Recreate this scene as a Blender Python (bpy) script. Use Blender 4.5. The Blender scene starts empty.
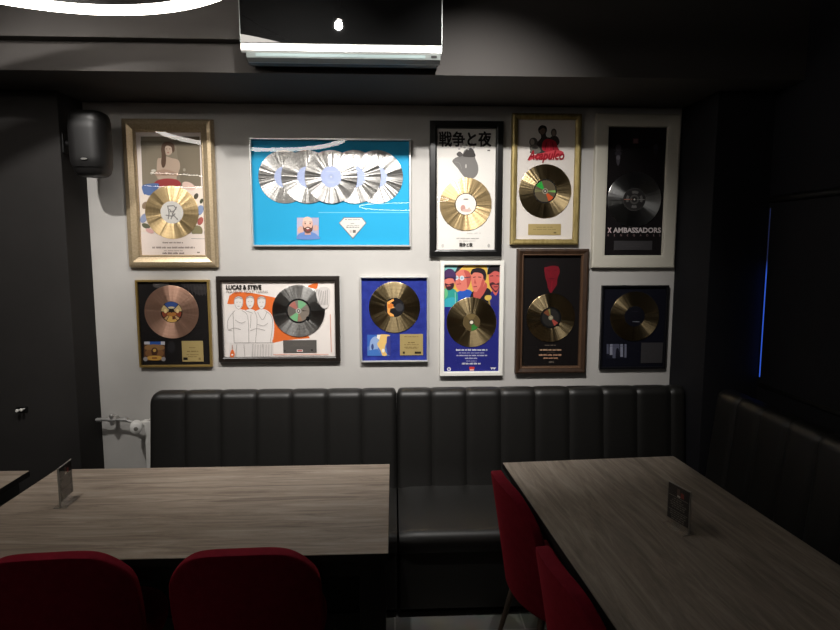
import bpy, bmesh, math, random
from mathutils import Vector, Matrix
random.seed(7)
S = bpy.context.scene
COL = S.collection
PI = math.pi

# ------------------------------------------------------------------ materials
def lin(c):
    return tuple(((v/255)/12.92 if v/255 <= .04045 else ((v/255+.055)/1.055)**2.4) for v in c)
def mat(name, rgb, rough=.6, metal=0., spec=.5, emit=0., coat=0.):
    m = bpy.data.materials.new(name); m.use_nodes = True
    b = m.node_tree.nodes['Principled BSDF']
    c = lin(rgb) + (1,)
    b.inputs['Base Color'].default_value = c
    b.inputs['Roughness'].default_value = rough
    b.inputs['Metallic'].default_value = metal
    b.inputs['Specular IOR Level'].default_value = spec
    b.inputs['Coat Weight'].default_value = coat
    if emit:
        b.inputs['Emission Color'].default_value = c
        b.inputs['Emission Strength'].default_value = emit
    return m
def nodes(m):
    return m.node_tree.nodes, m.node_tree.links, m.node_tree.nodes['Principled BSDF']
def noise_mix(m, c1, c2, scale=(8, 8, 8), detail=6, lo=.3, hi=.7, bump=0., coord='Object', nscale=1., rough=.6, dist=0.):
    N, L, b = nodes(m)
    tc = N.new('ShaderNodeTexCoord'); mp = N.new('ShaderNodeMapping'); mp.inputs['Scale'].default_value = scale
    n = N.new('ShaderNodeTexNoise'); n.inputs['Scale'].default_value = nscale; n.inputs['Detail'].default_value = detail
    n.inputs['Roughness'].default_value = rough; n.inputs['Distortion'].default_value = dist
    r = N.new('ShaderNodeValToRGB')
    r.color_ramp.elements[0].position = lo; r.color_ramp.elements[0].color = lin(c1)+(1,)
    r.color_ramp.elements[1].position = hi; r.color_ramp.elements[1].color = lin(c2)+(1,)
    L.new(tc.outputs[coord], mp.inputs['Vector']); L.new(mp.outputs['Vector'], n.inputs['Vector'])
    L.new(n.outputs['Fac'], r.inputs['Fac']); L.new(r.outputs['Color'], b.inputs['Base Color'])
    if bump:
        bp = N.new('ShaderNodeBump'); bp.inputs['Strength'].default_value = bump; bp.inputs['Distance'].default_value = .002
        L.new(n.outputs['Fac'], bp.inputs['Height']); L.new(bp.outputs['Normal'], b.inputs['Normal'])
    return m

PAINT = {}
def ink(rgb):
    if rgb not in PAINT:
        PAINT[rgb] = mat('ink_%d_%d_%d' % rgb, rgb, .6, spec=.2)
    return PAINT[rgb]

M = {}
M['wall'] = noise_mix(mat('grey_wall_paint', (170,166,160), .85, spec=.2), (188,185,181), (196,193,189), (1,1,1), nscale=3, bump=.02)
M['black_wall'] = noise_mix(mat('black_wall_paint', (45,43,43), .8, spec=.25), (38,36,35), (43,41,40), (1,1,1), nscale=4, bump=.03)
M['soffit'] = mat('dark_soffit_paint', (60,57,55), .75, spec=.25)
M['ceiling'] = mat('black_ceiling_paint', (30,30,31), .8, spec=.2)
M['shaded_paint'] = noise_mix(mat('shaded_black_wall_paint', (24,24,28), .8, spec=.2), (23,23,27), (28,28,32), (1,1,1), nscale=4, bump=.03)  # black wall paint darkened: dimness of the right side put into the colour
M['leather'] = noise_mix(mat('black_leatherette', (26,24,23), .46, spec=.5), (22,21,20), (27,26,24), (1,1,1), nscale=60, bump=.04)
M['plinth'] = mat('black_plinth', (14,13,13), .7, spec=.2)
M['black_metal'] = mat('black_powder_metal', (16,16,16), .5, spec=.3)
M['dark_edge'] = mat('dark_edge_band', (24,22,21), .6, spec=.2)
M['chrome'] = mat('chrome', (205,203,200), .3, .75)
M['chair_leg'] = mat('chair_leg_metal', (120,105,92), .4, .6)
M['white_plastic'] = mat('white_plastic', (232,230,226), .4)
M['white_enamel'] = mat('white_enamel', (225,223,218), .35)
M['gloss_black'] = mat('gloss_black_panel', (18,18,18), .015, spec=.5)
M['ac_grey'] = mat('aircon_grey_plastic', (120,126,124), .35)
M['ac_dark'] = mat('aircon_dark_plastic', (30,30,30), .5)
M['ac_strip'] = mat('aircon_bright_strip', (250,250,248), .25, .1)
M['louver'] = mat('aircon_louver', (140,155,155), .15)
M['speaker'] = noise_mix(mat('speaker_black_plastic', (26,25,25), .45), (20,19,19), (25,24,24), (1,1,1), nscale=200, bump=.05)
M['speaker_badge'] = mat('speaker_badge', (170,168,165), .3, .8)
M['cable'] = mat('cable_black', (20,20,20), .5)
M['lamp_housing'] = mat('lamp_housing', (40,38,36), .5)

# red velvet with a soft sheen
m = mat('red_velvet', (150,24,40), .9, spec=.1); noise_mix(m, (100,15,30), (116,20,38), (1,1,1), nscale=35, bump=.05)
m.node_tree.nodes['Principled BSDF'].inputs['Sheen Weight'].default_value = .3
m.node_tree.nodes['Principled BSDF'].inputs['Sheen Tint'].default_value = lin((220,60,70))+(1,)
M['velvet'] = m

def wood(name, scale, c1, c2, c3):
    m = mat(name, c2, .55, spec=.3); N, L, b = nodes(m)
    tc = N.new('ShaderNodeTexCoord'); mp = N.new('ShaderNodeMapping'); mp.inputs['Scale'].default_value = scale
    n = N.new('ShaderNodeTexNoise'); n.inputs['Scale'].default_value = 1; n.inputs['Detail'].default_value = 9; n.inputs['Roughness'].default_value = .74; n.inputs['Distortion'].default_value = 1.1
    r = N.new('ShaderNodeValToRGB'); r.color_ramp.elements[0].position = .3; r.color_ramp.elements[0].color = lin(c1)+(1,)
    r.color_ramp.elements[1].position = .72; r.color_ramp.elements[1].color = lin(c3)+(1,)
    e = r.color_ramp.elements.new(.5); e.color = lin(c2)+(1,)
    bp = N.new('ShaderNodeBump'); bp.inputs['Strength'].default_value = .12; bp.inputs['Distance'].default_value = .002
    L.new(tc.outputs['Object'], mp.inputs['Vector']); L.new(mp.outputs['Vector'], n.inputs['Vector']); L.new(n.outputs['Fac'], r.inputs['Fac'])
    L.new(r.outputs['Color'], b.inputs['Base Color']); L.new(n.outputs['Fac'], bp.inputs['Height']); L.new(bp.outputs['Normal'], b.inputs['Normal'])
    return m
M['wood_x'] = wood('grey_oak_grain_across', (2.2,25,25), (104,92,81), (146,132,118), (176,164,150))
M['wood_y'] = wood('grey_oak_grain_along', (25,2.2,25), (96,88,79), (130,120,109), (160,150,138))

# floor tiles
m = mat('grey_stone_tiles', (120,118,112), .5, spec=.4); N, L, b = nodes(m)
tc = N.new('ShaderNodeTexCoord'); br = N.new('ShaderNodeTexBrick'); br.inputs['Scale'].default_value = 1
br.inputs['Brick Width'].default_value = .6; br.inputs['Row Height'].default_value = .3; br.inputs['Mortar Size'].default_value = .004
br.inputs['Color1'].default_value = lin((150,148,140))+(1,); br.inputs['Color2'].default_value = lin((132,130,124))+(1,); br.inputs['Mortar'].default_value = lin((185,182,172))+(1,)
n = N.new('ShaderNodeTexNoise'); n.inputs['Scale'].default_value = 6; n.inputs['Detail'].default_value = 8
mx = N.new('ShaderNodeMix'); mx.data_type = 'RGBA'; mx.blend_type = 'MULTIPLY'; mx.inputs[0].default_value = .5
L.new(tc.outputs['Object'], br.inputs['Vector']); L.new(tc.outputs['Object'], n.inputs['Vector'])
L.new(br.outputs['Color'], mx.inputs[6]); L.new(n.outputs['Color'], mx.inputs[7]); L.new(mx.outputs[2], b.inputs['Base Color'])
M['floor'] = m

# glass: clear with a sharp fresnel reflection
def glass(name, ior=1.5, rough=.0):
    m = bpy.data.materials.new(name); m.use_nodes = True; N = m.node_tree.nodes; L = m.node_tree.links; N.clear()
    o = N.new('ShaderNodeOutputMaterial'); mx = N.new('ShaderNodeMixShader'); t = N.new('ShaderNodeBsdfTransparent'); g = N.new('ShaderNodeBsdfGlossy')
    g.inputs['Roughness'].default_value = rough; lw = N.new('ShaderNodeLayerWeight'); pw = N.new('ShaderNodeMath'); pw.operation = 'POWER'; pw.inputs[1].default_value = 5
    f0 = ((ior-1)/(ior+1))**2; f = N.new('ShaderNodeMath'); f.operation = 'MULTIPLY_ADD'; f.inputs[1].default_value = 1-f0; f.inputs[2].default_value = f0
    L.new(lw.outputs['Facing'], pw.inputs[0]); L.new(pw.outputs[0], f.inputs[0])
    L.new(f.outputs[0], mx.inputs[0]); L.new(t.outputs[0], mx.inputs[1]); L.new(g.outputs[0], mx.inputs[2]); L.new(mx.outputs[0], o.inputs[0])
    return m
M['glass'] = glass('picture_glass', 1.5)
M['acrylic'] = glass('clear_acrylic', 1.6)

# record metal: lathe-turned grooves (tangent runs round the disc), slightly warped pressing
def record_metal(name, rgb, rough=.3, aniso=.85, warp=.25, metal=1.):
    m = mat(name, rgb, rough, metal); N, L, b = nodes(m)
    b.inputs['Anisotropic'].default_value = aniso; b.inputs['Anisotropic Rotation'].default_value = .25
    tg = N.new('ShaderNodeTangent'); tg.direction_type = 'RADIAL'; tg.axis = 'Z'; L.new(tg.outputs[0], b.inputs['Tangent'])
    tc = N.new('ShaderNodeTexCoord'); sp = N.new('ShaderNodeSeparateXYZ'); at = N.new('ShaderNodeMath'); at.operation = 'ARCTAN2'
    L.new(tc.outputs['Object'], sp.inputs[0]); L.new(sp.outputs[1], at.inputs[0]); L.new(sp.outputs[0], at.inputs[1])
    oi = N.new('ShaderNodeObjectInfo'); ad = N.new('ShaderNodeMath'); ad.operation = 'ADD'; 
    mu = N.new('ShaderNodeMath'); mu.operation = 'MULTIPLY'; mu.inputs[1].default_value = 50; L.new(oi.outputs['Random'], mu.inputs[0])
    n = N.new('ShaderNodeTexNoise'); n.noise_dimensions = '4D'; n.inputs['Scale'].default_value = 2.2; n.inputs['Detail'].default_value = 3
    co = N.new('ShaderNodeMath'); co.operation = 'COSINE'; si = N.new('ShaderNodeMath'); si.operation = 'SINE'
    L.new(at.outputs[0], co.inputs[0]); L.new(at.outputs[0], si.inputs[0]); cb = N.new('ShaderNodeCombineXYZ'); L.new(co.outputs[0], cb.inputs[0]); L.new(si.outputs[0], cb.inputs[1])
    L.new(cb.outputs[0], n.inputs['Vector']); L.new(mu.outputs[0], n.inputs['W'])
    bp = N.new('ShaderNodeBump'); bp.inputs['Strength'].default_value = warp; bp.inputs['Distance'].default_value = .02
    L.new(n.outputs['Fac'], bp.inputs['Height']); L.new(bp.outputs['Normal'], b.inputs['Normal'])
    return m
M['gold_rec'] = record_metal('gold_record', (222,194,145), .4, .75, .3, .85)
M['dkgold_rec'] = record_metal('dark_gold_record', (205,182,138), .3, .85, .35)
M['blkgold_rec'] = record_metal('black_gold_record', (240,214,165), .27, .88, .35)
M['rose_rec'] = record_metal('rose_gold_record', (222,176,152), .4, .75, .3, .85)
M['silver_rec'] = record_metal('silver_record', (196,194,191), .33, .85, .4)
M['dksilver_rec'] = record_metal('dark_silver_record', (205,205,203), .3)

# framing materials
M['f_gold'] = noise_mix(mat('brushed_champagne_frame', (186,160,120), .38, .55), (186,164,130), (208,188,156), (40,2,40), nscale=3, bump=.05)
M['f_black'] = mat('black_lacquer_frame', (15,14,13), .3)
M['f_espresso'] = mat('espresso_frame', (34,28,24), .35)
M['f_silver'] = mat('silver_frame', (225,225,222), .3, .5)
M['f_brass'] = noise_mix(mat('brass_leaf_frame', (160,140,86), .42, .5), (140,122,72), (184,164,108), (25,25,6), nscale=2)
M['f_white'] = mat('white_wood_frame', (236,234,226), .5)
M['f_cream'] = mat('cream_wood_frame', (205,200,186), .5)
M['f_thin_gold'] = mat('thin_gold_frame', (190,160,95), .35, .7)
M['f_walnut'] = noise_mix(mat('walnut_frame', (52,36,25), .4), (44,30,21), (70,50,35), (20,20,3), nscale=3)
M['f_walnut_lip'] = mat('walnut_frame_lip', (96,72,54), .35, .2)
M['f_navy'] = mat('dark_navy_frame', (24,24,28), .35, .3)
M['plaque_gold'] = mat('gold_plaque', (190,168,112), .4, .2)
M['plaque_dark'] = mat('dark_plaque', (92,88,84), .45, 0)
M['plaque_silver'] = mat('silver_plaque', (228,226,220), .4, .3)
M['plaque_smoke'] = mat('smoke_plaque', (62,60,62), .45, 0)

# ------------------------------------------------------------------ mesh builder
class MB:
    """collects shapes (world or local coordinates) and links them as ONE mesh object"""
    def __init__(s): s.v, s.f, s.mi, s.mats = [], [], [], []
    def slot(s, m):
        if m not in s.mats: s.mats.append(m)
        return s.mats.index(m)
    def add(s, vs, fs, m):
        k = len(s.v); i = s.slot(m); s.v += [tuple(p) for p in vs]
        for f in fs: s.f.append([k+j for j in f]); s.mi.append(i)
        return s
    def box(s, a, b, m, bev=0.):
        bm = bmesh.new(); bmesh.ops.create_cube(bm, size=1)
        for v in bm.verts: v.co = Vector([(a[i]+b[i])/2 + v.co[i]*(b[i]-a[i]) for i in range(3)])
        if bev: bmesh.ops.bevel(bm, geom=list(bm.edges), offset=bev, segments=3, profile=.5, affect='EDGES')
        bm.verts.index_update(); s.add([v.co for v in bm.verts], [[v.index for v in f.verts] for f in bm.faces], m); bm.free(); return s
    def tube(s, pts, rad, m, n=12):
        pts = [Vector(p) for p in pts]; rr = rad if isinstance(rad, (list, tuple)) else [rad]*len(pts); vs, fs = [], []; ref = None
        for i, p in enumerate(pts):
            t = (pts[min(i+1, len(pts)-1)] - pts[max(i-1, 0)]).normalized()
            if ref is None: ref = Vector((0,0,1)) if abs(t.z) < .9 else Vector((1,0,0))
            u = t.cross(ref).normalized(); w = u.cross(t).normalized(); ref = w
            vs += [p + (u*math.cos(2*PI*k/n) + w*math.sin(2*PI*k/n))*rr[i] for k in range(n)]
        for i in range(len(pts)-1):
            for k in range(n): fs.append([i*n+k, i*n+(k+1) % n, (i+1)*n+(k+1) % n, (i+1)*n+k])
        fs.append(list(range(n))[::-1]); fs.append([(len(pts)-1)*n+k for k in range(n)])
        return s.add(vs, fs, m)
    def lathe(s, prof, m, n=64, mtx=None):
        mtx = mtx or Matrix(); vs, fs = [], []
        for r, z in prof: vs += [mtx @ Vector((r*math.cos(2*PI*k/n), r*math.sin(2*PI*k/n), z)) for k in range(n)]
        for i in range(len(prof)-1):
            for k in range(n): fs.append([i*n+k, i*n+(k+1) % n, (i+1)*n+(k+1) % n, (i+1)*n+k])
        return s.add(vs, fs, m)
    def grid(s, rows, m, close=False):
        nu = len(rows[0]); vs = [p for r in rows for p in r]; fs = []
        for i in range(len(rows)-1):
            for k in range(nu if close else nu-1): fs.append([i*nu+k, i*nu+(k+1) % nu, (i+1)*nu+(k+1) % nu, (i+1)*nu+k])
        return s.add(vs, fs, m)
    def build(s, name, parent=None, smooth=False, off=(0,0,0), fix=True):
        me = bpy.data.meshes.new(name); o = Vector(off)
        me.from_pydata([Vector(p)-o for p in s.v], [], s.f); 
        for m in s.mats: me.materials.append(m)
        for p, i in zip(me.polygons, s.mi): p.material_index = i; p.use_smooth = smooth
        if fix:
            bm = bmesh.new(); bm.from_mesh(me); bmesh.ops.recalc_face_normals(bm, faces=bm.faces); bm.to_mesh(me); bm.free()
        if smooth:
            try: me.set_sharp_from_angle(angle=math.radians(40))
            except Exception: pass
        ob = bpy.data.objects.new(name, me); COL.objects.link(ob)
        if parent: ob.parent = parent
        return ob
def thing(name, loc, label, cat, group=None, rz=0.):
    o = bpy.data.objects.new(name, None); COL.objects.link(o); o.empty_display_size = .1
    o.location = loc; o.rotation_euler = (0,0,rz); o['label'] = label; o['category'] = cat; o['kind'] = 'thing'
    if group: o['group'] = group
    return o
def struct(name, mb, **k):
    o = mb.build(name, **k); o['kind'] = 'structure'; return o
def dup(root, loc, rz, label):
    r = root.copy(); COL.objects.link(r); r.location = loc; r.rotation_euler = (0,0,rz); r['label'] = label
    for ch in list(root.children):
        c = ch.copy(); COL.objects.link(c); c.parent = r
        for g in list(ch.children):
            d = g.copy(); COL.objects.link(d); d.parent = c
    return r

# ------------------------------------------------------------------ camera
F = 600.; YAW = math.radians(2.55); PIT = math.radians(6.47); CAM = Vector((0,-3.46,1.75))
cd = bpy.data.cameras.new('camera'); cam = bpy.data.objects.new('camera', cd); COL.objects.link(cam)
cd.sensor_width = 36; cd.lens = F/840*36; cd.clip_start = .05
cam.location = CAM; cam.rotation_euler = (PI/2-PIT, 0, -YAW)
S.camera = cam
fwd = Vector((math.sin(YAW)*math.cos(PIT), math.cos(YAW)*math.cos(PIT), -math.sin(PIT)))
rgt = Vector((math.cos(YAW), -math.sin(YAW), 0)); upv = rgt.cross(fwd)
def wall_pt(px, py, y=-.015):
    """measure a point of the photographed wall: (x, z) in metres on the plane y"""
    d = fwd + rgt*((px-420)/F) - upv*((py-315)/F); t = (y-CAM.y)/d.y; p = CAM + d*t
    return (p.x, p.z)
def sheet(ox, oy, sc):                 # measurements taken on an enlarged detail of the wall
    return lambda u, v: wall_pt(ox+u/sc, oy+v/sc)

# ------------------------------------------------------------------ room
ZC = 3.1; ZS = 2.535; YS = -.6
XL = -1.69; XR = 1.65
b = MB(); b.box((-5,-9.5,-.1), (2.4,.1,0), M['floor']); struct('floor', b)
b = MB(); b.box((-5,-9.5,ZC), (2.4,.1,ZC+.1), M['ceiling']); struct('ceiling', b)
b = MB(); b.box((XL,0,0), (XR,.1,ZS), M['wall']); struct('wall_back', b)
b = MB(); b.box((-5,-.25,0), (XL,.1,ZS), M['black_wall'], .004); struct('wall_left', b)
b = MB(); b.box((XR,-.385,0), (2.4,.1,ZS), M['shaded_paint'], .004); struct('wall_right_pier', b).name = 'wall_corner'
b = MB(); b.box((-5,YS,ZS), (2.4,.1,ZC), M['soffit']); struct('ceiling_soffit', b)
b = MB(); b.box((-5,YS-.055,2.662), (-.62,YS,ZC), M['soffit'], .003); struct('trim_1', b)
# right wall with a window behind a dark blind
WY0, WY1, WZ0, WZ1 = -.39, -1.7, 1.06, 1.95
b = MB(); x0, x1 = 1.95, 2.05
b.box((x0,-9.5,0), (x1,-.385,WZ0), M['shaded_paint']); b.box((x0,-9.5,WZ1), (x1,-.385,ZC), M['shaded_paint'])
b.box((x0,WY0,WZ0), (x1,-.385,WZ1), M['shaded_paint']); b.box((x0,-9.5,WZ0), (x1,WY1,WZ1), M['shaded_paint'])
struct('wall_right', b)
b = MB(); b.box((-5.1,-9.5,0), (-5,.1,ZC), M['black_wall']); struct('wall_far_left', b).name = 'wall_left_end'
b = MB(); b.box((-5,-9.6,0), (2.4,-9.5,ZC), M['black_wall']); struct('wall_front', b)
pane_m = mat('dusk_window_pane', (40,75,190), .1); pb = pane_m.node_tree.nodes['Principled BSDF']
tcn = pane_m.node_tree.nodes.new('ShaderNodeTexCoord'); sx = pane_m.node_tree.nodes.new('ShaderNodeSeparateXYZ'); cr = pane_m.node_tree.nodes.new('ShaderNodeValToRGB')
pane_m.node_tree.links.new(tcn.outputs['Object'], sx.inputs[0]); mr = pane_m.node_tree.nodes.new('ShaderNodeMapRange')
mr.inputs[1].default_value = WZ0; mr.inputs[2].default_value = WZ1; pane_m.node_tree.links.new(sx.outputs[2], mr.inputs[0]); pane_m.node_tree.links.new(mr.outputs[0], cr.inputs[0])
cr.color_ramp.elements[0].position = .62; cr.color_ramp.elements[0].color = lin((52,92,205))+(1,); cr.color_ramp.elements[1].position = .7; cr.color_ramp.elements[1].color = lin((26,27,34))+(1,)
pane_m.node_tree.links.new(cr.outputs[0], pb.inputs['Emission Color']); pb.inputs['Emission Strength'].default_value = .8
b = MB(); b.box((1.953,WY1,WZ0), (1.958,WY0,WZ1), pane_m); wn = struct('window_1', b)
b = MB()
for a, c in (((1.958,WY0-.03,WZ0),(2.0,WY0,WZ1)), ((1.958,WY1,WZ0),(2.0,WY1+.03,WZ1)), ((1.958,WY1,WZ0),(2.0,WY0,WZ0+.03)), ((1.958,WY1,WZ1-.03),(2.0,WY0,WZ1))): b.box(a, c, M['black_metal'])
b.build('window_frame', wn)
bl = thing('window_blind', (1.945,-1.05,WZ0-.04), 'black roller blind covering the right-hand window beside the thin blue gap', 'blind')
b = MB(); b.box((1.936,WY1-.03,WZ0-.02), (1.944,WY0-.036,WZ1+.02), M['shaded_paint']); b.build('blind_fabric', bl, off=bl.location)
b = MB(); b.tube([(1.932,WY1-.03,WZ1+.04), (1.932,WY0-.036,WZ1+.04)], .018, M['black_metal']); b.build('roller_tube', bl, off=bl.location, smooth=True)
b = MB(); b.box((1.93,WY1-.03,WZ0-.04), (1.948,WY0-.036,WZ0-.02), M['black_metal'], .003); b.build('bottom_bar', bl, off=bl.location)

# two bright metal pegs of a coat hook on the black wall at far left
hk = thing('coat_hook', (-1.976,-.25,.885), 'small pair of bright metal pegs on the black wall left of the radiator', 'hook')
def peg(x, z):
    q = MB(); mt = Matrix.Translation((x,-.25,z)) @ Matrix.Rotation(PI/2, 4, 'X')
    q.lathe([(0,0),(.004,0),(.004,.02),(.008,.024),(.009,.030),(.006,.035),(0,.036)], M['white_enamel'], 16, mt); return q  # white colour stands in for the glint on the metal

# ------------------------------------------------------------------ tables
def table(name, x0, x1, y0, y1, wmat, label, legs, rz=0., pivot=None, group=None):
    px, py = pivot or ((x0+x1)/2, (y0+y1)/2)
    t = thing(name, (px,py,0), label, 'table', group, rz); o = (px,py,0)
    b = MB(); b.box((x0,y0,.722), (x1,y1,.75), wmat, .002); b.build('tabletop', t, off=o)
    b = MB(); b.box((x0-.001,y0-.001,.7225), (x1+.001,y0+.004,.7475), M['dark_edge']); b.box((x0-.001,y1-.004,.7225), (x1+.001,y1+.001,.7475), M['dark_edge'])
    b.box((x0-.001,y0,.7225), (x0+.003,y1,.7475), M['dark_edge']); b.box((x1-.003,y0,.7225), (x1+.001,y1,.7475), M['dark_edge']); b.build('edge_band', t, off=o)
    b = MB(); b.box((x0+.03,y0+.03,.655), (x1-.03,y0+.06,.722), M['black_metal']); b.box((x0+.03,y1-.06,.655), (x1-.03,y1-.03,.722), M['black_metal'])
    b.box((x0+.03,y0+.06,.655), (x0+.06,y1-.06,.722), M['black_metal']); b.box((x1-.06,y0+.06,.655), (x1-.03,y1-.06,.722), M['black_metal']); b.build('apron', t, off=o)
    for lx, ly in legs:
        b = MB(); b.box((lx-.045,ly-.045,0), (lx+.045,ly+.045,.722), M['black_metal'], .004); b.build('leg', t, off=o)
    return t
LX0, LX1, LY0, LY1 = -1.527, -.021, -1.585, -.77
table('dining_table', LX0, LX1, LY0, LY1, M['wood_x'], 'grey wood dining table in front of the left bench, menu stand on its left end', [(LX0+.09,LY0+.09),(LX0+.09,LY1-.09),(LX1-.055,LY0+.09),(LX1-.08,LY1-.1)])
table('dining_table', -3.1, -1.642, -1.585, -.78, M['wood_x'], 'grey wood dining table cut off at the left edge, corner by black wall', [(-3.0,-1.49),(-3.0,-.88),(-1.74,-1.49),(-1.74,-.88)])
RX0, RX1, RY1, RY0 = .506, 1.345, -.775, -2.6
rt = table('dining_table', RX0, RX1, RY0, RY1, M['wood_y'], 'dark grey wood dining table on the right, lengthwise towards the viewer', [(RX0+.55,RY0+.25),(RX0+.57,RY1-.13)], rz=math.radians(3.6), pivot=(RX0,RY1))

# ------------------------------------------------------------------ benches
def seat_profile(y0, y1, z0, z1, r):
    """rounded cushion section in (y, z): back top -> front top -> front bottom"""
    p = [(y1, z0), (y1, z1)]
    for k in range(9):
        a = PI/2*k/8; p.append((y0+r-r*math.sin(a), z1-r+r*math.cos(a)))
    p += [(y0+.012, z0+.02), (y0+.02, z0)]
    return p
def bench(name, x0, x1, npan, label, left_round, origin, rz=0., dep=.835, ht=.96, pw=.1926, bext=0.):
    t = thing(name, origin, label, 'bench', None, rz)
    # local frame: x along the bench, wall at +y, room at -y
    L = x1-x0; b = MB(); b.box((x0+.01,.09-dep,0), (x1-.01,-.16,.08), M['plinth']); b.build('plinth', t)
    b = MB(); b.box((x0+.004,.035-dep,.045), (x1-.004,-.14,.335), M['leather'], .01); b.build('base', t)
    rows = []
    for i in range(25):
        u = i/24; x = x0+.004+(L-.008)*u; e = min(u, 1-u)*L; sh = .012*max(0, 1-e/.03)**2; row = []
        for y, z in seat_profile(-dep, -.2, .335, .44, .05): row.append((x, y+sh*(1 if y < -.5 else 0), z-sh*(1 if z > .4 else 0)))
        rows.append(row)
    b = MB(); b.grid(rows, M['leather'], True); n = len(rows[0]); b.f.append(list(range(n))); b.mi.append(0); b.f.append([24*n+k for k in range(n)]); b.mi.append(0)
    b.build('seat', t, smooth=True)
    # channelled backrest
    x0 -= bext; L += bext
    rows = []; per = 18; N = int(round(L/pw*per))
    for i in range(N+1):
        u = i/N; x = x0+L*u; tt = (L*u/pw) % 1.; q = abs(2*tt-1); puff = .013*(1-q**7)
        e = (x-x0); drop = 0
        if left_round and e < .06: drop = .06-math.sqrt(max(0, .06**2-(.06-e)**2))
        ee = min(x-x0, x1-x)
        if ee < .022 and not (left_round and e < .06): drop += .022-math.sqrt(max(0, .022**2-(.022-ee)**2))
        puff -= .02*max(0, 1-ee/.02)**2; zt = ht-drop+puff*.35; r = .045; row = [(x, -.13, .42), (x, -.13, zt-.02)]
        for k in range(5):
            a = PI/2*k/4; row.append((x, -.15+.02*math.cos(a), zt-.02+.02*math.sin(a)))
        for k in range(9):
            a = PI/2*k/8; row.append((x, -.20-puff+r-.015-r*math.sin(a), zt-r+r*math.cos(a)))
        for k in range(1, 8):
            s = k/8; row.append((x, -.215-puff-.05*s, zt-r-(zt-r-.44)*s))
        row += [(x, -.275-puff, .43), (x, -.27, .42)]
        rows.append(row)
    b = MB(); b.grid(rows, M['leather'], True); n = len(rows[0]); b.f.append(list(range(n))); b.mi.append(0); b.f.append([N*n+k for k in range(n)]); b.mi.append(0)
    b.build('backrest', t, smooth=True)
    return t
bench('upholstered_bench', 0, 1.348, 7, 'black leatherette channel-back bench on the left, behind the left table', True, (-1.332,0,0))
bench('upholstered_bench', 0, 1.63, 9, 'black leatherette channel-back bench in the middle and right, behind the dark table', False, (.0165,0,0))
bench('upholstered_bench', 0, 2.2, 11, 'black leatherette bench along the dark right-hand wall', False, (1.93,-.845,0), -PI/2, .58, 1.0, bext=.43)

# ------------------------------------------------------------------ velvet chairs
def make_chair(loc, rz, label):
    t = thing('velvet_chair', loc, label, 'chair', 'red velvet chairs', rz)
    # back shell: faces +y, leans back; rounded top, tapering sides wrapping forward
    NU, NV = 20, 22; front, back = [], []
    for j in range(NV+1):
        zb, zt, cr = .355, .823, .10                                 # bottom, top, corner radius
        if j <= 12: z = zb+(zt-cr-zb)*j/12; cut = 0
        else: q = PI/2*(j-12)/10; z = zt-cr+cr*math.sin(q); cut = cr*(1-math.cos(q))
        v = (z-zb)/(zt-zb); w = .215+.022*math.sin(PI*min(1, v*1.2)*.75)-cut
        rf, rb = [], []
        for i in range(NU+1):
            u = -1+2*i/NU; x = w*math.sin(u*PI/2); y = -.17-.075*v+.07*min(1, abs(x)/.22)**2.2*(1-.35*v)
            zz = z+.014*v-.042*min(1.2, abs(x)/.2)**3*v**3
            th = .024*(1-abs(u)**6*.6)
            rf.append((x, y+th, zz)); rb.append((x, y-th-.008*(1-v), zz))
        front.append(rf); back.append(rb)
    rows = [rf+rb[::-1] for rf, rb in zip(front, back)]
    b = MB(); b.grid(rows, M['velvet'], True); n = len(rows[0])
    for k in range(NU):                                          # close top and bottom
        b.f.append([NV*n+k, NV*n+k+1, NV*n+n-2-k, NV*n+n-1-k]); b.mi.append(0); b.f.append([k+1, k, n-1-k, n-2-k]); b.mi.append(0)
    o = b.build('backrest', t, smooth=True); md = o.modifiers.new('round', 'SUBSURF'); md.levels = 2; md.render_levels = 2
    for e in o.data.edges: e.use_edge_sharp = False
    # seat cushion: rounded, higher at the front edge, joined to the back
    rows = []
    for j in range(9):
        a = -PI/2+PI*j/8; rr = math.cos(a)**.5 if math.cos(a) > 1e-6 else 0; z = .415+.055*math.sin(a); row = []
        for k in range(40):
            th = 2*PI*k/40; c, s = math.cos(th), math.sin(th)
            x = .225*math.copysign(abs(c)**.6, c)*(.75+.25*rr); y = .02+.215*math.copysign(abs(s)**.6, s)*(.75+.25*rr); x *= 1+.06*(y/.215)
            row.append((x, y, z))
        rows.append(row)
    b = MB(); b.grid(rows, M['velvet'], True); b.f.append(list(range(40))[::-1]); b.mi.append(0); b.f.append([8*40+k for k in range(40)]); b.mi.append(0)
    b.build('seat', t, smooth=True)
    b = MB(); b.box((-.16,-.14,.362), (.16,.16,.378), M['black_metal'], .003); b.build('seat_frame', t)
    for sx in (-1, 1):
        for sy in (-1, 1):
            b = MB(); b.tube([(sx*.145, .01+sy*.13, .372), (sx*.205, .01+sy*.205, 0)], [.015,.009], M['chair_leg'], 14); b.build('leg', t, smooth=True)
    return t
ch = make_chair((-.475,-1.475,0), math.radians(2), 'red velvet chair at the left table, its whole back in view')
dup(ch, (-1.055,-1.475,0), math.radians(4), 'red velvet chair at the left table, at the lower left corner of the photo')
dup(ch, (.668,-1.17,0), -PI/2+math.radians(7), 'red velvet chair at the right table, the farther one, nearest the bench')
dup(ch, (.704,-1.81,0), -PI/2+math.radians(7), 'red velvet chair at the right table, the nearer one, at the bottom edge')

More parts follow.
